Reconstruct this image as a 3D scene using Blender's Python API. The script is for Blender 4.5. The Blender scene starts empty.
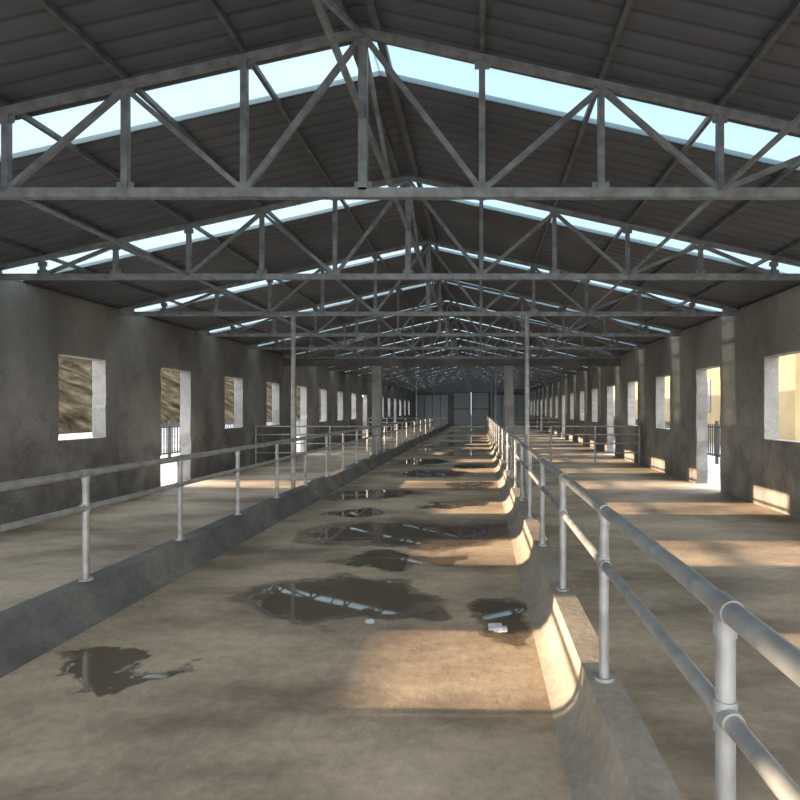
import bpy, bmesh, math, random
from mathutils import Vector, Matrix, noise
random.seed(4)
S=bpy.context.scene
S.view_settings.view_transform='Standard'
S.view_settings.look='None'
COL=S.collection
# ---------------------------------------------------------------- constants
EYE=1.6; XL=-6.6; XR=4.7; XC=-0.95; WT=0.24
WALLH=3.43; SP=2.94; Y1=4.70; YEND=57.0; YBACK=-3.0
HS=5.8; ZC=3.36; SL=0.226
def ztop(x): return ZC+SL*(HS-abs(x-XC))
# ---------------------------------------------------------------- materials
def newmat(n):
    m=bpy.data.materials.new(n); m.use_nodes=True
    nt=m.node_tree; b=nt.nodes['Principled BSDF']; return m,nt,b
def N(nt,t,**k):
    n=nt.nodes.new(t)
    for a,v in k.items(): setattr(n,a,v)
    return n
def concrete(name,c1,c2,c3,scale=1.2,rough=.9,bump=.25,stretch=(1,1,1),fine=25,stain=0,spec=.35):
    m,nt,b=newmat(name); L=nt.links
    b.inputs['Specular IOR Level'].default_value=spec
    tc=N(nt,'ShaderNodeTexCoord'); mp=N(nt,'ShaderNodeMapping'); mp.inputs['Scale'].default_value=stretch
    L.new(tc.outputs['Object'],mp.inputs[0])
    n1=N(nt,'ShaderNodeTexNoise'); n1.inputs['Scale'].default_value=scale; n1.inputs['Detail'].default_value=6; n1.inputs['Roughness'].default_value=.6
    L.new(mp.outputs[0],n1.inputs['Vector'])
    r=N(nt,'ShaderNodeValToRGB'); e=r.color_ramp.elements
    e[0].position=.33; e[0].color=(*c1,1); e[1].position=.67; e[1].color=(*c3,1)
    k=e.new(.5); k.color=(*c2,1)
    L.new(n1.outputs[0],r.inputs[0])
    n2=N(nt,'ShaderNodeTexNoise'); n2.inputs['Scale'].default_value=fine; n2.inputs['Detail'].default_value=4
    L.new(tc.outputs['Object'],n2.inputs['Vector'])
    mx=N(nt,'ShaderNodeMixRGB',blend_type='MULTIPLY'); mx.inputs[0].default_value=.45
    r2=N(nt,'ShaderNodeValToRGB'); r2.color_ramp.elements[0].position=.3; r2.color_ramp.elements[0].color=(.55,.55,.55,1); r2.color_ramp.elements[1].position=.65
    L.new(n2.outputs[0],r2.inputs[0]); L.new(r.outputs[0],mx.inputs[1]); L.new(r2.outputs[0],mx.inputs[2])
    last=mx
    if stain:
        # damp mortar patches and rising damp near the base
        n3=N(nt,'ShaderNodeTexNoise'); n3.inputs['Scale'].default_value=2.1; n3.inputs['Detail'].default_value=7; n3.inputs['Roughness'].default_value=.7
        L.new(tc.outputs['Object'],n3.inputs['Vector'])
        sz=N(nt,'ShaderNodeSeparateXYZ'); L.new(tc.outputs['Object'],sz.inputs[0])
        ma=N(nt,'ShaderNodeMath',operation='MULTIPLY_ADD'); ma.inputs[1].default_value=.11; L.new(sz.outputs[2],ma.inputs[0]); L.new(n3.outputs[0],ma.inputs[2])
        r3=N(nt,'ShaderNodeValToRGB'); e=r3.color_ramp.elements; e[0].position=.46; e[0].color=(.58,.57,.56,1); e[1].position=.66; e[1].color=(1,1,1,1)
        L.new(ma.outputs[0],r3.inputs[0])
        m3=N(nt,'ShaderNodeMixRGB',blend_type='MULTIPLY'); m3.inputs[0].default_value=stain
        L.new(mx.outputs[0],m3.inputs[1]); L.new(r3.outputs[0],m3.inputs[2]); last=m3
    L.new(last.outputs[0],b.inputs['Base Color']); b.inputs['Roughness'].default_value=rough
    bp=N(nt,'ShaderNodeBump'); bp.inputs['Strength'].default_value=bump; bp.inputs['Distance'].default_value=.02
    L.new(n2.outputs[0],bp.inputs['Height']); L.new(bp.outputs[0],b.inputs['Normal'])
    return m
def metal(name,c,rough=.45,met=.7,var=.25):
    m,nt,b=newmat(name); L=nt.links
    tc=N(nt,'ShaderNodeTexCoord'); n=N(nt,'ShaderNodeTexNoise'); n.inputs['Scale'].default_value=9; n.inputs['Detail'].default_value=4
    L.new(tc.outputs['Object'],n.inputs['Vector'])
    r=N(nt,'ShaderNodeValToRGB'); e=r.color_ramp.elements
    e[0].position=.35; e[0].color=(*[x*(1-var) for x in c],1); e[1].position=.65; e[1].color=(*[min(1,x*(1+var)) for x in c],1)
    L.new(n.outputs[0],r.inputs[0]); L.new(r.outputs[0],b.inputs['Base Color'])
    b.inputs['Metallic'].default_value=met; b.inputs['Roughness'].default_value=rough
    return m
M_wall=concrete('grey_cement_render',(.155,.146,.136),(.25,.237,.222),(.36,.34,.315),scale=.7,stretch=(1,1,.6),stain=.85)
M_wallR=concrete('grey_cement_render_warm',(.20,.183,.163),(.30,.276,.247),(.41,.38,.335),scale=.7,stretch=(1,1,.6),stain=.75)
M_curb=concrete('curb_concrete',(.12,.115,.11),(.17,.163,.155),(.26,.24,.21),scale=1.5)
M_curbR=concrete('curb_concrete_tan',(.26,.22,.175),(.35,.30,.24),(.43,.37,.295),scale=1.5)  # right curb: paler, browner tone than the left one
M_col=concrete('column_concrete',(.26,.26,.25),(.34,.34,.33),(.42,.42,.41),scale=2)
M_truss=metal('galvanised_truss_steel',(.30,.32,.34),.55,.35)
M_rail=metal('galvanised_pipe',(.38,.38,.37),.5,.45,.2)
M_purlin=metal('purlin_steel',(.15,.16,.175),.55,.3)
M_fence=metal('dark_fence_steel',(.03,.026,.022),.6,.2)
M_door=metal('grey_door_sheet',(.40,.41,.42),.6,.1,.1)
M_doord=metal('dark_door_frame',(.11,.115,.12),.6,.2,.1)
M_ground=concrete('dry_bright_ground',(.20,.175,.15),(.30,.275,.24),(.42,.39,.35),scale=.3,bump=.1,spec=.1)
M_hill=concrete('hillside_earth',(.010,.0075,.004),(.034,.025,.015),(.075,.055,.034),scale=.6,fine=1.6,rough=1,spec=0)
M_cream=concrete('cream_plaster',(.26,.185,.09),(.30,.215,.11),(.345,.25,.135),scale=.5,spec=.05)
M_paper,_,b=newmat('white_paper'); b.inputs['Base Color'].default_value=(.85,.85,.88,1); b.inputs['Roughness'].default_value=.5
# roof sheet with ribs
def roofmat():
    m,nt,b=newmat('dark_ribbed_roof_sheet'); L=nt.links
    tc=N(nt,'ShaderNodeTexCoord'); w=N(nt,'ShaderNodeTexWave',wave_type='BANDS',bands_direction='Y'); w.inputs['Scale'].default_value=1.6
    L.new(tc.outputs['Object'],w.inputs['Vector'])
    n=N(nt,'ShaderNodeTexNoise'); n.inputs['Scale'].default_value=.9; n.inputs['Detail'].default_value=5
    L.new(tc.outputs['Object'],n.inputs['Vector'])
    r=N(nt,'ShaderNodeValToRGB'); e=r.color_ramp.elements
    e[0].position=.3; e[0].color=(.095,.105,.125,1); e[1].position=.7; e[1].color=(.15,.163,.188,1)
    L.new(n.outputs[0],r.inputs[0])
    r2=N(nt,'ShaderNodeValToRGB'); e=r2.color_ramp.elements
    e[0].position=0; e[0].color=(.55,.55,.55,1); e[1].position=.12; e[1].color=(1,1,1,1)
    L.new(w.outputs[1],r2.inputs[0])
    mx=N(nt,'ShaderNodeMixRGB',blend_type='MULTIPLY'); mx.inputs[0].default_value=1
    L.new(r.outputs[0],mx.inputs[1]); L.new(r2.outputs[0],mx.inputs[2]); L.new(mx.outputs[0],b.inputs['Base Color'])
    b.inputs['Roughness'].default_value=.55
    bp=N(nt,'ShaderNodeBump'); bp.inputs['Strength'].default_value=.4; bp.inputs['Distance'].default_value=.03
    L.new(w.outputs[1],bp.inputs['Height']); L.new(bp.outputs[0],b.inputs['Normal'])
    return m
M_roof=roofmat()
def skymat():
    m=bpy.data.materials.new('translucent_frp_panel'); m.use_nodes=True; nt=m.node_tree; L=nt.links
    nt.nodes.remove(nt.nodes['Principled BSDF']); out=nt.nodes['Material Output']
    # shader passes twice (both faces of the thin sheet), so the tint is applied twice
    t=N(nt,'ShaderNodeBsdfTransparent'); t.inputs[0].default_value=(.34,.39,.40,1)
    d=N(nt,'ShaderNodeBsdfTranslucent'); d.inputs[0].default_value=(.40,.46,.48,1)
    mx=N(nt,'ShaderNodeMixShader'); mx.inputs[0].default_value=.3
    L.new(t.outputs[0],mx.inputs[1]); L.new(d.outputs[0],mx.inputs[2]); L.new(mx.outputs[0],out.inputs[0]); return m
M_sky=skymat()
# floor with puddles
PUD=[(-1.14,4.9,.88,.62),(-1.0,7.5,1.5,.95),(-2.05,11.0,.85,.85),(-.15,12.3,.6,.8),(.16,4.4,.36,.42),(-2.25,3.55,.5,.12),
     (-1.3,14.6,1.1,.9),(-.4,9.8,.6,.4),(-1.8,18.,.9,1.4),(-.3,16.5,.6,.8),(-.5,21.5,1.0,1.6),(-2.0,23.5,.7,1.2),(-1.6,27,1.1,2.),(-.3,29.,.6,1.6),(-1.0,33,1.2,2.6),(-1.9,9.0,.45,.35),(-.9,6.15,.7,.28),(-1.6,40,1.1,3.),(-.6,47,1.1,3.)]
def floormat():
    m,nt,b=newmat('damp_dusty_concrete_floor'); L=nt.links
    tc=N(nt,'ShaderNodeTexCoord')
    nz=N(nt,'ShaderNodeTexNoise'); nz.inputs['Scale'].default_value=1.3; nz.inputs['Detail'].default_value=5; nz.inputs['Roughness'].default_value=.55
    L.new(tc.outputs['Object'],nz.inputs['Vector'])
    sub=N(nt,'ShaderNodeVectorMath',operation='SUBTRACT'); sub.inputs[1].default_value=(.5,.5,.5); L.new(nz.outputs['Color'],sub.inputs[0])
    sc=N(nt,'ShaderNodeVectorMath',operation='SCALE'); sc.inputs['Scale'].default_value=1.4; L.new(sub.outputs[0],sc.inputs[0])
    ad=N(nt,'ShaderNodeVectorMath',operation='ADD'); L.new(tc.outputs['Object'],ad.inputs[0]); L.new(sc.outputs[0],ad.inputs[1])
    sx=N(nt,'ShaderNodeSeparateXYZ'); L.new(ad.outputs[0],sx.inputs[0])
    prev=None
    for (cx,cy,rx,ry) in PUD:
        a=N(nt,'ShaderNodeMath',operation='MULTIPLY_ADD'); a.inputs[1].default_value=1/rx; a.inputs[2].default_value=-cx/rx; L.new(sx.outputs[0],a.inputs[0])
        c=N(nt,'ShaderNodeMath',operation='MULTIPLY_ADD'); c.inputs[1].default_value=1/ry; c.inputs[2].default_value=-cy/ry; L.new(sx.outputs[1],c.inputs[0])
        a2=N(nt,'ShaderNodeMath',operation='MULTIPLY'); L.new(a.outputs[0],a2.inputs[0]); L.new(a.outputs[0],a2.inputs[1])
        c2=N(nt,'ShaderNodeMath',operation='MULTIPLY_ADD'); L.new(c.outputs[0],c2.inputs[0]); L.new(c.outputs[0],c2.inputs[1]); L.new(a2.outputs[0],c2.inputs[2])
        if prev is None: prev=c2
        else:
            mn=N(nt,'ShaderNodeMath',operation='MINIMUM'); L.new(prev.outputs[0],mn.inputs[0]); L.new(c2.outputs[0],mn.inputs[1]); prev=mn
    pud=N(nt,'ShaderNodeValToRGB'); e=pud.color_ramp.elements; e[0].position=.52; e[0].color=(1,1,1,1); e[1].position=.70; e[1].color=(0,0,0,1)
    L.new(prev.outputs[0],pud.inputs[0])
    damp=N(nt,'ShaderNodeValToRGB'); e=damp.color_ramp.elements; e[0].position=.80; e[0].color=(1,1,1,1); e[1].position=1.0; e[1].color=(0,0,0,1)
    L.new(prev.outputs[0],damp.inputs[0])
    # dry colours: broad blotches, slightly stretched across the alley
    mpg=N(nt,'ShaderNodeMapping'); mpg.inputs['Scale'].default_value=(.55,1,1); L.new(tc.outputs['Object'],mpg.inputs[0])
    n1=N(nt,'ShaderNodeTexNoise'); n1.inputs['Scale'].default_value=.7; n1.inputs['Detail'].default_value=7; n1.inputs['Roughness'].default_value=.62
    L.new(mpg.outputs[0],n1.inputs['Vector'])
    r=N(nt,'ShaderNodeValToRGB'); e=r.color_ramp.elements
    e[0].position=.38; e[0].color=(.25,.185,.13,1); e[1].position=.62; e[1].color=(.68,.53,.37,1); k=e.new(.49); k.color=(.47,.36,.25,1)
    L.new(n1.outputs[0],r.inputs[0])
    n2=N(nt,'ShaderNodeTexNoise'); n2.inputs['Scale'].default_value=14; n2.inputs['Detail'].default_value=8; n2.inputs['Roughness'].default_value=.7
    L.new(tc.outputs['Object'],n2.inputs['Vector'])
    r2=N(nt,'ShaderNodeValToRGB'); r2.color_ramp.elements[0].position=.32; r2.color_ramp.elements[0].color=(.6,.58,.55,1); r2.color_ramp.elements[1].position=.62
    L.new(n2.outputs[0],r2.inputs[0])
    mx=N(nt,'ShaderNodeMixRGB',blend_type='MULTIPLY'); mx.inputs[0].default_value=.6; L.new(r.outputs[0],mx.inputs[1]); L.new(r2.outputs[0],mx.inputs[2])
    md=N(nt,'ShaderNodeMixRGB',blend_type='MULTIPLY'); L.new(damp.outputs[0],md.inputs[0]); L.new(mx.outputs[0],md.inputs[1]); md.inputs[2].default_value=(.42,.385,.35,1)
    mp=N(nt,'ShaderNodeMixRGB'); L.new(pud.outputs[0],mp.inputs[0]); L.new(md.outputs[0],mp.inputs[1]); mp.inputs[2].default_value=(.16,.125,.09,1)
    L.new(mp.outputs[0],b.inputs['Base Color'])
    ro=N(nt,'ShaderNodeMixRGB'); L.new(damp.outputs[0],ro.inputs[0]); ro.inputs[1].default_value=(.85,.85,.85,1); ro.inputs[2].default_value=(.5,.5,.5,1)
    ro2=N(nt,'ShaderNodeMixRGB'); L.new(pud.outputs[0],ro2.inputs[0]); L.new(ro.outputs[0],ro2.inputs[1]); ro2.inputs[2].default_value=(.02,.02,.02,1)
    L.new(ro2.outputs[0],b.inputs['Roughness'])
    inv=N(nt,'ShaderNodeMath',operation='SUBTRACT'); inv.inputs[0].default_value=1; L.new(pud.outputs[0],inv.inputs[1])
    st=N(nt,'ShaderNodeMath',operation='MULTIPLY'); st.inputs[1].default_value=.3; L.new(inv.outputs[0],st.inputs[0])
    bp=N(nt,'ShaderNodeBump'); bp.inputs['Distance'].default_value=.02; L.new(st.outputs[0],bp.inputs['Strength']); L.new(n2.outputs[0],bp.inputs['Height'])
    L.new(bp.outputs[0],b.inputs['Normal'])
    return m
M_floor=floormat()
# ---------------------------------------------------------------- mesh helpers
def obj(name,bm,mats,smooth=False):
    me=bpy.data.meshes.new(name); bmesh.ops.recalc_face_normals(bm,faces=bm.faces[:]); bm.to_mesh(me); bm.free()
    if not isinstance(mats,(list,tuple)): mats=[mats]
    for m in mats: me.materials.append(m)
    if smooth:
        for p in me.polygons: p.use_smooth=True
        try: me.set_sharp_from_angle(angle=math.radians(40))
        except Exception: pass
    o=bpy.data.objects.new(name,me); COL.objects.link(o); return o
def box(bm,x0,x1,y0,y1,z0,z1,mi=0):
    v=[bm.verts.new((x,y,z)) for x in (x0,x1) for y in (y0,y1) for z in (z0,z1)]
    for f in ((0,1,3,2),(4,6,7,5),(0,4,5,1),(2,3,7,6),(0,2,6,4),(1,5,7,3)):
        fc=bm.faces.new([v[i] for i in f]); fc.material_index=mi
def bar(bm,a,b,w,h=None,mi=0):
    a=Vector(a); b=Vector(b); d=(b-a).normalized(); h=h or w
    up=Vector((0,1,0)) if abs(d.y)<.9 else Vector((0,0,1))
    s=d.cross(up).normalized(); u=s.cross(d).normalized()
    vs=[]
    for p in (a,b):
        for i,j in ((-1,-1),(1,-1),(1,1),(-1,1)): vs.append(bm.verts.new(p+s*(i*w/2)+u*(j*h/2)))
    for f in ((0,1,2,3),(7,6,5,4),(0,4,5,1),(1,5,6,2),(2,6,7,3),(3,7,4,0)):
        fc=bm.faces.new([vs[i] for i in f]); fc.material_index=mi
def pipe(bm,a,b,r,n=14,mi=0):
    a=Vector(a); b=Vector(b); d=(b-a).normalized()
    up=Vector((0,0,1)) if abs(d.z)<.9 else Vector((1,0,0))
    s=d.cross(up).normalized(); u=s.cross(d)
    R=[]
    for p in (a,b): R.append([bm.verts.new(p+(s*math.cos(2*math.pi*i/n)+u*math.sin(2*math.pi*i/n))*r) for i in range(n)])
    for i in range(n):
        j=(i+1)%n; bm.faces.new((R[0][i],R[0][j],R[1][j],R[1][i]))
    bm.faces.new(R[0]); bm.faces.new(R[1][::-1])
# ---------------------------------------------------------------- floor and ground
bm=bmesh.new(); box(bm,XL-WT,XR+WT,YBACK-WT,YEND+WT,-.12,0); obj('floor',bm,M_floor)
bm=bmesh.new(); box(bm,-120,120,-60,200,-.5,-.13); obj('ground',bm,M_ground)
# ---------------------------------------------------------------- long walls
def longwall(name,x0,x1,first,doors,mat,nearks):
    cents=[]; k=nearks
    while first+k*SP<YEND-1.5: cents.append((first+k*SP,k in doors)); k+=1
    bm=bmesh.new()
    def poly(pts):
        v0=[bm.verts.new((x0,p[0],p[1])) for p in pts]; v1=[bm.verts.new((x1,p[0],p[1])) for p in pts]
        bm.faces.new(v0); bm.faces.new(v1[::-1]); n=len(pts)
        for i in range(n): bm.faces.new((v0[i],v0[(i+1)%n],v1[(i+1)%n],v1[i]))
    H=WALLH; TOP=2.48
    def edge(y,z0,z1,up,d):
        n=16; j=.035 if d else .014; pts=[(y+random.uniform(-j,j)*(1 if random.random()<.5 else .3),z0+(z1-z0)*i/n) for i in range(n+1)]
        return pts if up else pts[::-1]
    def hw(d): return .62 if d else .57
    items=[None]+cents+[None]
    for a,b in zip(items[:-1],items[1:]):
        pts=[]
        ya=a[0] if a else YBACK-WT; yb=b[0] if b else YEND+WT
        za=(0 if a[1] else 1.12) if a else 0; zb=(0 if b[1] else 1.12) if b else 0
        base=-.12
        if a is None: pts+=[(ya,base)]
        elif za>0: pts+=[(ya,base)]
        if a and za==0: pts+=[(ya+hw(1),base)]
        if b is None: pts+=[(yb,base),(yb,H)]
        else:
            if zb>0: pts+=[(yb,base),(yb,zb)]
            else: pts+=[(yb-hw(1),base)]
            pts+=edge(yb-hw(b[1]),zb if zb>0 else 0.0,TOP,True,b[1])
            pts+=[(yb,TOP),(yb,H)]
        pts+=[(ya,H)]
        if a:
            pts+=[(ya,TOP)]; pts+=edge(ya+hw(a[1]),za if za>0 else 0.0,TOP,False,a[1])
            if za>0: pts+=[(ya,za)]
        poly(pts)
    return obj(name,bm,mat)
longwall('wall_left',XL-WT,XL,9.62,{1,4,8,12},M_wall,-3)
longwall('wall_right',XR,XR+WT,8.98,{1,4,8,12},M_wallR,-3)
# ---------------------------------------------------------------- end walls
def gable(name,y0,y1,hole,mat):
    bm=bmesh.new()
    hx0,hx1,hz=hole
    zt=lambda x: ztop(x)+.08
    pts=[(XL,0),(hx0,0),(hx0,hz),(hx1,hz),(hx1,0),(XR,0),(XR,zt(XR)),(XC,zt(XC)),(XL,zt(XL))]
    v0=[bm.verts.new((p[0],y0,p[1])) for p in pts]; v1=[bm.verts.new((p[0],y1,p[1])) for p in pts]
    bm.faces.new(v0); bm.faces.new(v1[::-1]); n=len(pts)
    for i in range(n): bm.faces.new((v0[i],v0[(i+1)%n],v1[(i+1)%n],v1[i]))
    return obj(name,bm,mat)
gable('wall_far',YEND,YEND+WT,(-2.6,.85,3.35),M_wall)
gable('wall_back',YBACK-WT,YBACK,(-6.2,4.3,3.25),M_wall)  # unseen end behind camera; opening made oversized to let fill light onto the trusses
# far door (double leaf, ribbed sheet)
bm=bmesh.new()
yd=YEND-.055
for (a,b) in ((-2.7,-.88),(-.87,.95)):
    box(bm,a,b,yd,yd+.05,.01,3.42)
    for z in (.05,1.65,3.3): box(bm,a+.03,b-.03,yd-.03,yd,z,z+.09,1)
    for x in (a,b-.1): box(bm,x,x+.1,yd-.031,yd,.02,3.41,1)
    for i in range(7):
        x=a+.2+i*.2; box(bm,x,x+.03,yd-.015,yd,.1,3.25,0)
obj('door_1',bm,[M_door,M_doord])
def sidepanel(x0,x1):
    bm=bmesh.new(); yw=YEND-.06
    n=4; w=(x1-x0)/n
    for i in range(n):
        box(bm,x0+i*w+.03,x0+(i+1)*w-.03,yw,yw+.05,.02,3.1)
        box(bm,x0+i*w+.1,x0+(i+1)*w-.1,yw-.02,yw,.25,1.45); box(bm,x0+i*w+.1,x0+(i+1)*w-.1,yw-.02,yw,1.65,2.9)
    box(bm,x0,x1,yw-.03,yw+.05,3.1,3.2,1)
    for i in range(n+1): box(bm,x0+i*w-.03,x0+i*w+.03,yw-.03,yw+.05,.02,3.1,1)
    return bm
obj('partition_panel',sidepanel(-6.3,-3.1),[M_door,M_doord]); obj('partition_panel',sidepanel(1.3,4.4),[M_door,M_doord])
# ---------------------------------------------------------------- roof
bmr=bmesh.new(); bms=bmesh.new()
def strip(bm,y0,y1):
    t=.05; o=.10; OV=.55
    for s in (-1,1):
        xe=XC+s*(HS+OV)
        z_r=ztop(XC)+o; z_e=ZC-SL*OV+o
        v=[bm.verts.new((x,y,z+dz)) for dz in (0,t) for (x,z) in ((XC,z_r),(xe,z_e)) for y in (y0,y1)]
        for f in ((0,1,3,2),(4,6,7,5),(0,4,5,1),(2,3,7,6),(0,2,6,4),(1,5,7,3)): bm.faces.new([v[i] for i in f])
trY=[Y1+k*SP for k in range(-2,18)]
y=YBACK-.5
for ty in trY:
    a=ty+.26; b=ty+.78
    if a<y: continue
    if ty>YEND-1: break
    strip(bmr,y,a); strip(bms,a,b); y=b
strip(bmr,y,YEND+.6)
obj('ceiling',bmr,M_roof); obj('roof_skylight_panels',bms,M_sky)
# purlins + ridge
bm=bmesh.new()
for i in range(-6,7):
    if i==0: continue
    x=XC+i*.967
    if i in(-6,6): x=XC+math.copysign(5.72,i)
    z=ztop(x)+.065
    box(bm,x-.02,x+.02,YBACK+.02,YEND-.02,z-.02,z+.025)
for dx in (-.12,.12): box(bm,XC+dx-.03,XC+dx+.03,YBACK+.02,YEND-.02,ztop(XC)+.0,ztop(XC)+.07)
obj('roof_purlins',bm,M_purlin)
# trusses
def trussmesh():
    bm=bmesh.new(); P=HS/6
    bar(bm,(XC-HS,0,ZC),(XC+HS,0,ZC),.075,.07)
    for s in (-1,1):
        bar(bm,(XC+s*HS,0,ZC+.03),(XC,0,ztop(XC)),.055,.055)
        bar(bm,(XC+s*HS,0,ZC+.0),(XC+s*(HS-.4),0,ZC+.05),.1,.09)
    for i in range(-5,6):
        x=XC+i*P; w=.052 if i else .07
        bar(bm,(x,0,ZC+.02),(x,0,ztop(x)-.01),w,w)
        # gusset plates
        bar(bm,(x-.07,0,ZC+.05),(x+.07,0,ZC+.05),.09,.012)
        if i: bar(bm,(x-.06,.0,ztop(x)-.05),(x+.06,.0,ztop(x)-.05),.06,.012)
    for s in (-1,1):
        for bnode in (1,3,5):
            for tn in (bnode-1,bnode+1):
                if tn==6: continue
                xb=XC+s*bnode*P; xt=XC+s*tn*P
                bar(bm,(xb,0,ZC+.02),(xt,0,ztop(xt)-.02),.042,.042)
    me=bpy.data.meshes.new('roof_truss'); bmesh.ops.recalc_face_normals(bm,faces=bm.faces[:]); bm.to_mesh(me); bm.free(); me.materials.append(M_truss); return me
tm=trussmesh()
for ty in trY:
    if ty>YEND-1 or ty<YBACK: continue
    o=bpy.data.objects.new('roof_truss',tm); o.location=(0,ty,0); COL.objects.link(o)
# longitudinal bracing at the ridge line
bm=bmesh.new()
T=[t for t in trY if YBACK<t<YEND-1]
for k,(a,b) in enumerate(zip(T[:-1],T[1:])):
    bar(bm,(XC,a+.04,ztop(XC)-.05),(XC,(a+b)/2,ZC+.62),.035); bar(bm,(XC,b-.04,ztop(XC)-.05),(XC,(a+b)/2,ZC+.62),.035)
    bar(bm,(XC,a+.04,ZC+.62),(XC,b-.04,ZC+.62),.04)
for i in (-3,3):
    x=XC+i*HS/6; bar(bm,(x,T[0],ZC+.02),(x,T[-1],ZC+.02),.03)
obj('ridge_bracing',bm,M_truss)
# ---------------------------------------------------------------- curbs
def curb(name,prof,mat):
    bm=bmesh.new(); ys=[YBACK+.3+i*(YEND-1.5-YBACK)/90 for i in range(91)]; rows=[]
    for y in ys:
        rows.append([bm.verts.new((x+(noise.noise(Vector((y*.9,x,z)))*.012 if z>.02 else 0),y,z+(noise.noise(Vector((y*.7,z*4,3)))*.008 if .1<z<.24 else 0))) for x,z in prof])
    n=len(prof)
    for a,b in zip(rows[:-1],rows[1:]):
        for i in range(n): j=(i+1)%n; bm.faces.new((a[i],a[j],b[j],b[i]))
    bm.faces.new(rows[0]); bm.faces.new(rows[-1][::-1])
    return obj(name,bm,mat,True)
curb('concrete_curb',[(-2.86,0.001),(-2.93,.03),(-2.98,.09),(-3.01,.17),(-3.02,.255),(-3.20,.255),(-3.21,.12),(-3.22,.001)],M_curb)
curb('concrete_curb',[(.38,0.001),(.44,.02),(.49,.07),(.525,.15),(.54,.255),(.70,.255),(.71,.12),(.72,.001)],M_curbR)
# ---------------------------------------------------------------- railings
def railing(name,x,off,yend):
    bm=bmesh.new(); y0=YBACK+.6
    pipe(bm,(x,y0,1.10),(x,yend,1.10),.029,18); pipe(bm,(x,y0,.83),(x,yend,.83),.024,16)
    y=off
    while y>y0+.1: y-=1.43
    while y<yend:
        if y>y0:
            pipe(bm,(x,y,.257),(x,y,1.10),.025,14)
            pipe(bm,(x,y,.256),(x,y,.270),.05,14)
            pipe(bm,(x,y-.05,.83),(x,y+.05,.83),.030,14); pipe(bm,(x,y-.045,1.10),(x,y+.045,1.10),.033,16)
            pipe(bm,(x,y,.79),(x,y,.87),.030,14); pipe(bm,(x,y,1.03),(x,y,1.09),.030,14)
        y+=1.43
    return obj(name,bm,M_rail,True)
railing('guard_railing',-3.11,4.56,52); railing('guard_railing',.62,1.46,52)
def gate(name,x0,x1,y,n):
    bm=bmesh.new()
    for z in (.35,.62,.88,1.12): pipe(bm,(x0,y,z),(x1,y,z),.022,10)
    for i in range(n+1):
        x=x0+(x1-x0)*i/n; pipe(bm,(x,y,.0),(x,y,1.14),.028,12)
    return obj(name,bm,M_rail,True)
for yy in (16.9,34.0):
    gate('cross_railing',.78,XR-.04,yy,3); gate('cross_railing',XL+.04,-3.3,yy,3)
# ---------------------------------------------------------------- columns
def pipecol(x,y,z0,z1):
    bm=bmesh.new(); pipe(bm,(x,y,z0),(x,y,z1),.042,18)
    box(bm,x-.09,x+.09,y-.09,y+.09,z0,z0+.012); box(bm,x-.07,x+.07,y-.07,y+.07,z1-.012,z1)
    for dx,dy in ((-.06,-.06),(.06,-.06),(.06,.06),(-.06,.06)): pipe(bm,(x+dx,y+dy,z0+.01),(x+dx,y+dy,z0+.035),.011,6)
    obj('steel_pipe_column',bm,M_rail,True)
pipecol(-3.42,Y1+2*SP,0.0,ZC-.04); pipecol(.86,Y1+2*SP-.0,0.0,ZC-.04)
for k in (9,13): pipecol(-3.42,Y1+k*SP,0,ZC-.04); pipecol(.86,Y1+k*SP,0,ZC-.04)
for x in (-3.45,.96):
    bm=bmesh.new(); y=Y1+5*SP
    box(bm,x-.15,x+.15,y-.15,y+.15,0,3.08); box(bm,x-.19,x+.19,y-.19,y+.19,0,.12); box(bm,x-.18,x+.18,y-.18,y+.18,2.96,3.08)
    bmesh.ops.bevel(bm,geom=bm.edges[:],offset=.012,segments=1,affect='EDGES')
    obj('concrete_column',bm,M_col)
bm=bmesh.new(); y=Y1+5*SP; box(bm,XL+.001,XR-.001,y-.10,y+.10,3.08,3.31); box(bm,XL+.001,XR-.001,y-.13,y+.13,3.07,3.1); obj('cross_beam',bm,M_curb)
# ---------------------------------------------------------------- exterior
def fence(name,x,y0,y1):
    bm=bmesh.new()
    for z in (.15,1.05): bar(bm,(x,y0,z),(x,y1,z),.045)
    y=y0; i=0
    while y<=y1:
        if i%12==0: bar(bm,(x,y,-.13),(x,y,1.25),.08)
        else: bar(bm,(x,y,.1),(x,y,1.15),.032)
        y+=.17; i+=1
    obj(name,bm,M_fence)
fence('perimeter_fence',-10.5,17.5,60); fence('perimeter_fence',7.6,16.5,60)
bm=bmesh.new()
nx,ny=40,90; G=[]
for j in range(ny+1):
    row=[]
    for i in range(nx+1):
        x=-30-i*1.5; y=-10+j*2.2
        t=min(1,max(0,(y-22)/22)); s=min(1,i/12)
        h=(1.2+9.5*t*t*(3-2*t))*(s**.8)+noise.noise(Vector((x*.12,y*.12,0)))*1.8*s*t+noise.noise(Vector((x*.45,y*.45,2)))*1.6*s*t
        row.append(bm.verts.new((x,y,h-.2)))
    G.append(row)
for j in range(ny):
    for i in range(nx): bm.faces.new((G[j][i],G[j][i+1],G[j+1][i+1],G[j+1][i]))
obj('hillside',bm,M_hill,True)
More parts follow.
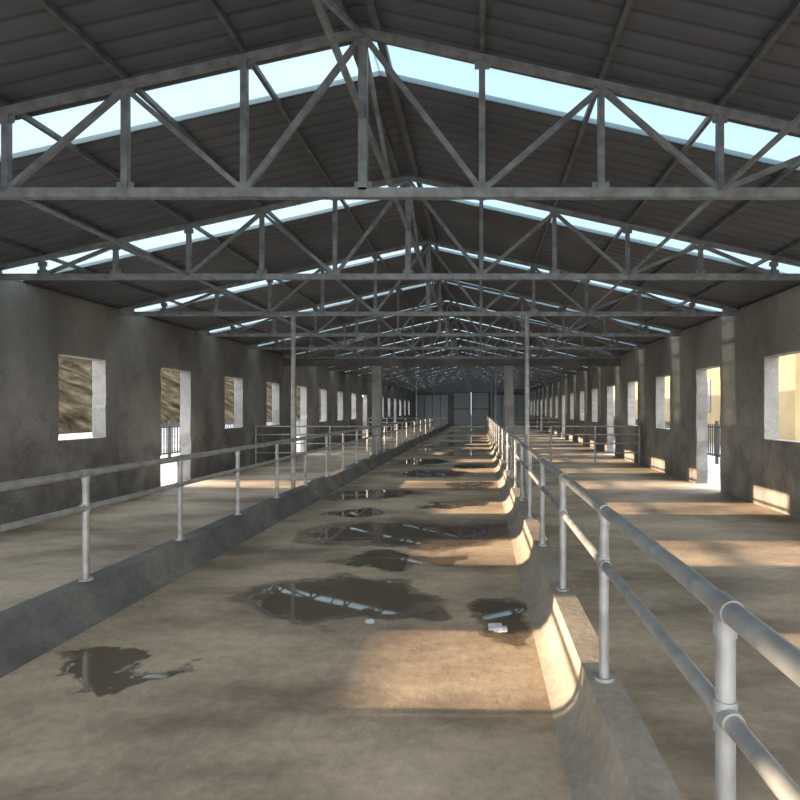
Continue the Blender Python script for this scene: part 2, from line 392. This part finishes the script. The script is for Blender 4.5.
bm=bmesh.new(); box(bm,12,18,22,95,-.13,5.2); box(bm,11.7,18.3,21.7,95.3,5.2,5.45)
for i in range(14): box(bm,11.95,12.0,25+i*5,26.5+i*5,1.5,3.2,1)
obj('neighbour_building',bm,[M_cream,M_doord])
# ---------------------------------------------------------------- litter
def litter(x,y,s,seed):
    random.seed(seed); bm=bmesh.new(); n=5; g=[]
    for i in range(n):
        g.append([bm.verts.new((x+(i-2)*s*.45+random.uniform(-.2,.2)*s*.3,y+(j-2)*s*.6+random.uniform(-.2,.2)*s*.3,.006+random.random()*s*.12)) for j in range(n)])
    for i in range(n-1):
        for j in range(n-1):
            if (i,j) in ((0,0),(3,3)): continue
            bm.faces.new((g[i][j],g[i+1][j],g[i+1][j+1],g[i][j+1]))
    obj('crumpled_paper',bm,M_paper)
litter(.13,4.22,.075,1); litter(-.83,4.35,.04,2)
# ---------------------------------------------------------------- light
w=bpy.data.worlds.new('World'); S.world=w; w.use_nodes=True; nt=w.node_tree
bg=nt.nodes['Background']
tc=N(nt,'ShaderNodeTexCoord'); sx=N(nt,'ShaderNodeSeparateXYZ'); r=N(nt,'ShaderNodeValToRGB'); e=r.color_ramp.elements
e[0].position=0; e[0].color=(1,.96,.91,1); e[1].position=.45; e[1].color=(.74,.86,1,1)
nt.links.new(tc.outputs['Generated'],sx.inputs[0]); nt.links.new(sx.outputs[2],r.inputs[0]); nt.links.new(r.outputs[0],bg.inputs[0]); bg.inputs[1].default_value=7.4
sl=bpy.data.lights.new('sun','SUN'); sl.energy=16; sl.color=(1,.76,.53); sl.angle=math.radians(.8)
so=bpy.data.objects.new('sun',sl); COL.objects.link(so)
d=Vector((1,-.02,-.188)).normalized(); so.rotation_euler=d.to_track_quat('-Z','Y').to_euler(); so.location=(-20,10,6)
# ---------------------------------------------------------------- camera
c=bpy.data.cameras.new('camera'); co=bpy.data.objects.new('camera',c); COL.objects.link(co)
c.lens=26.0; c.sensor_width=36; c.shift_x=-.1; c.shift_y=.0125; co.location=(0,0,EYE); co.rotation_euler=(math.radians(90),0,0); c.clip_end=500
S.camera=co
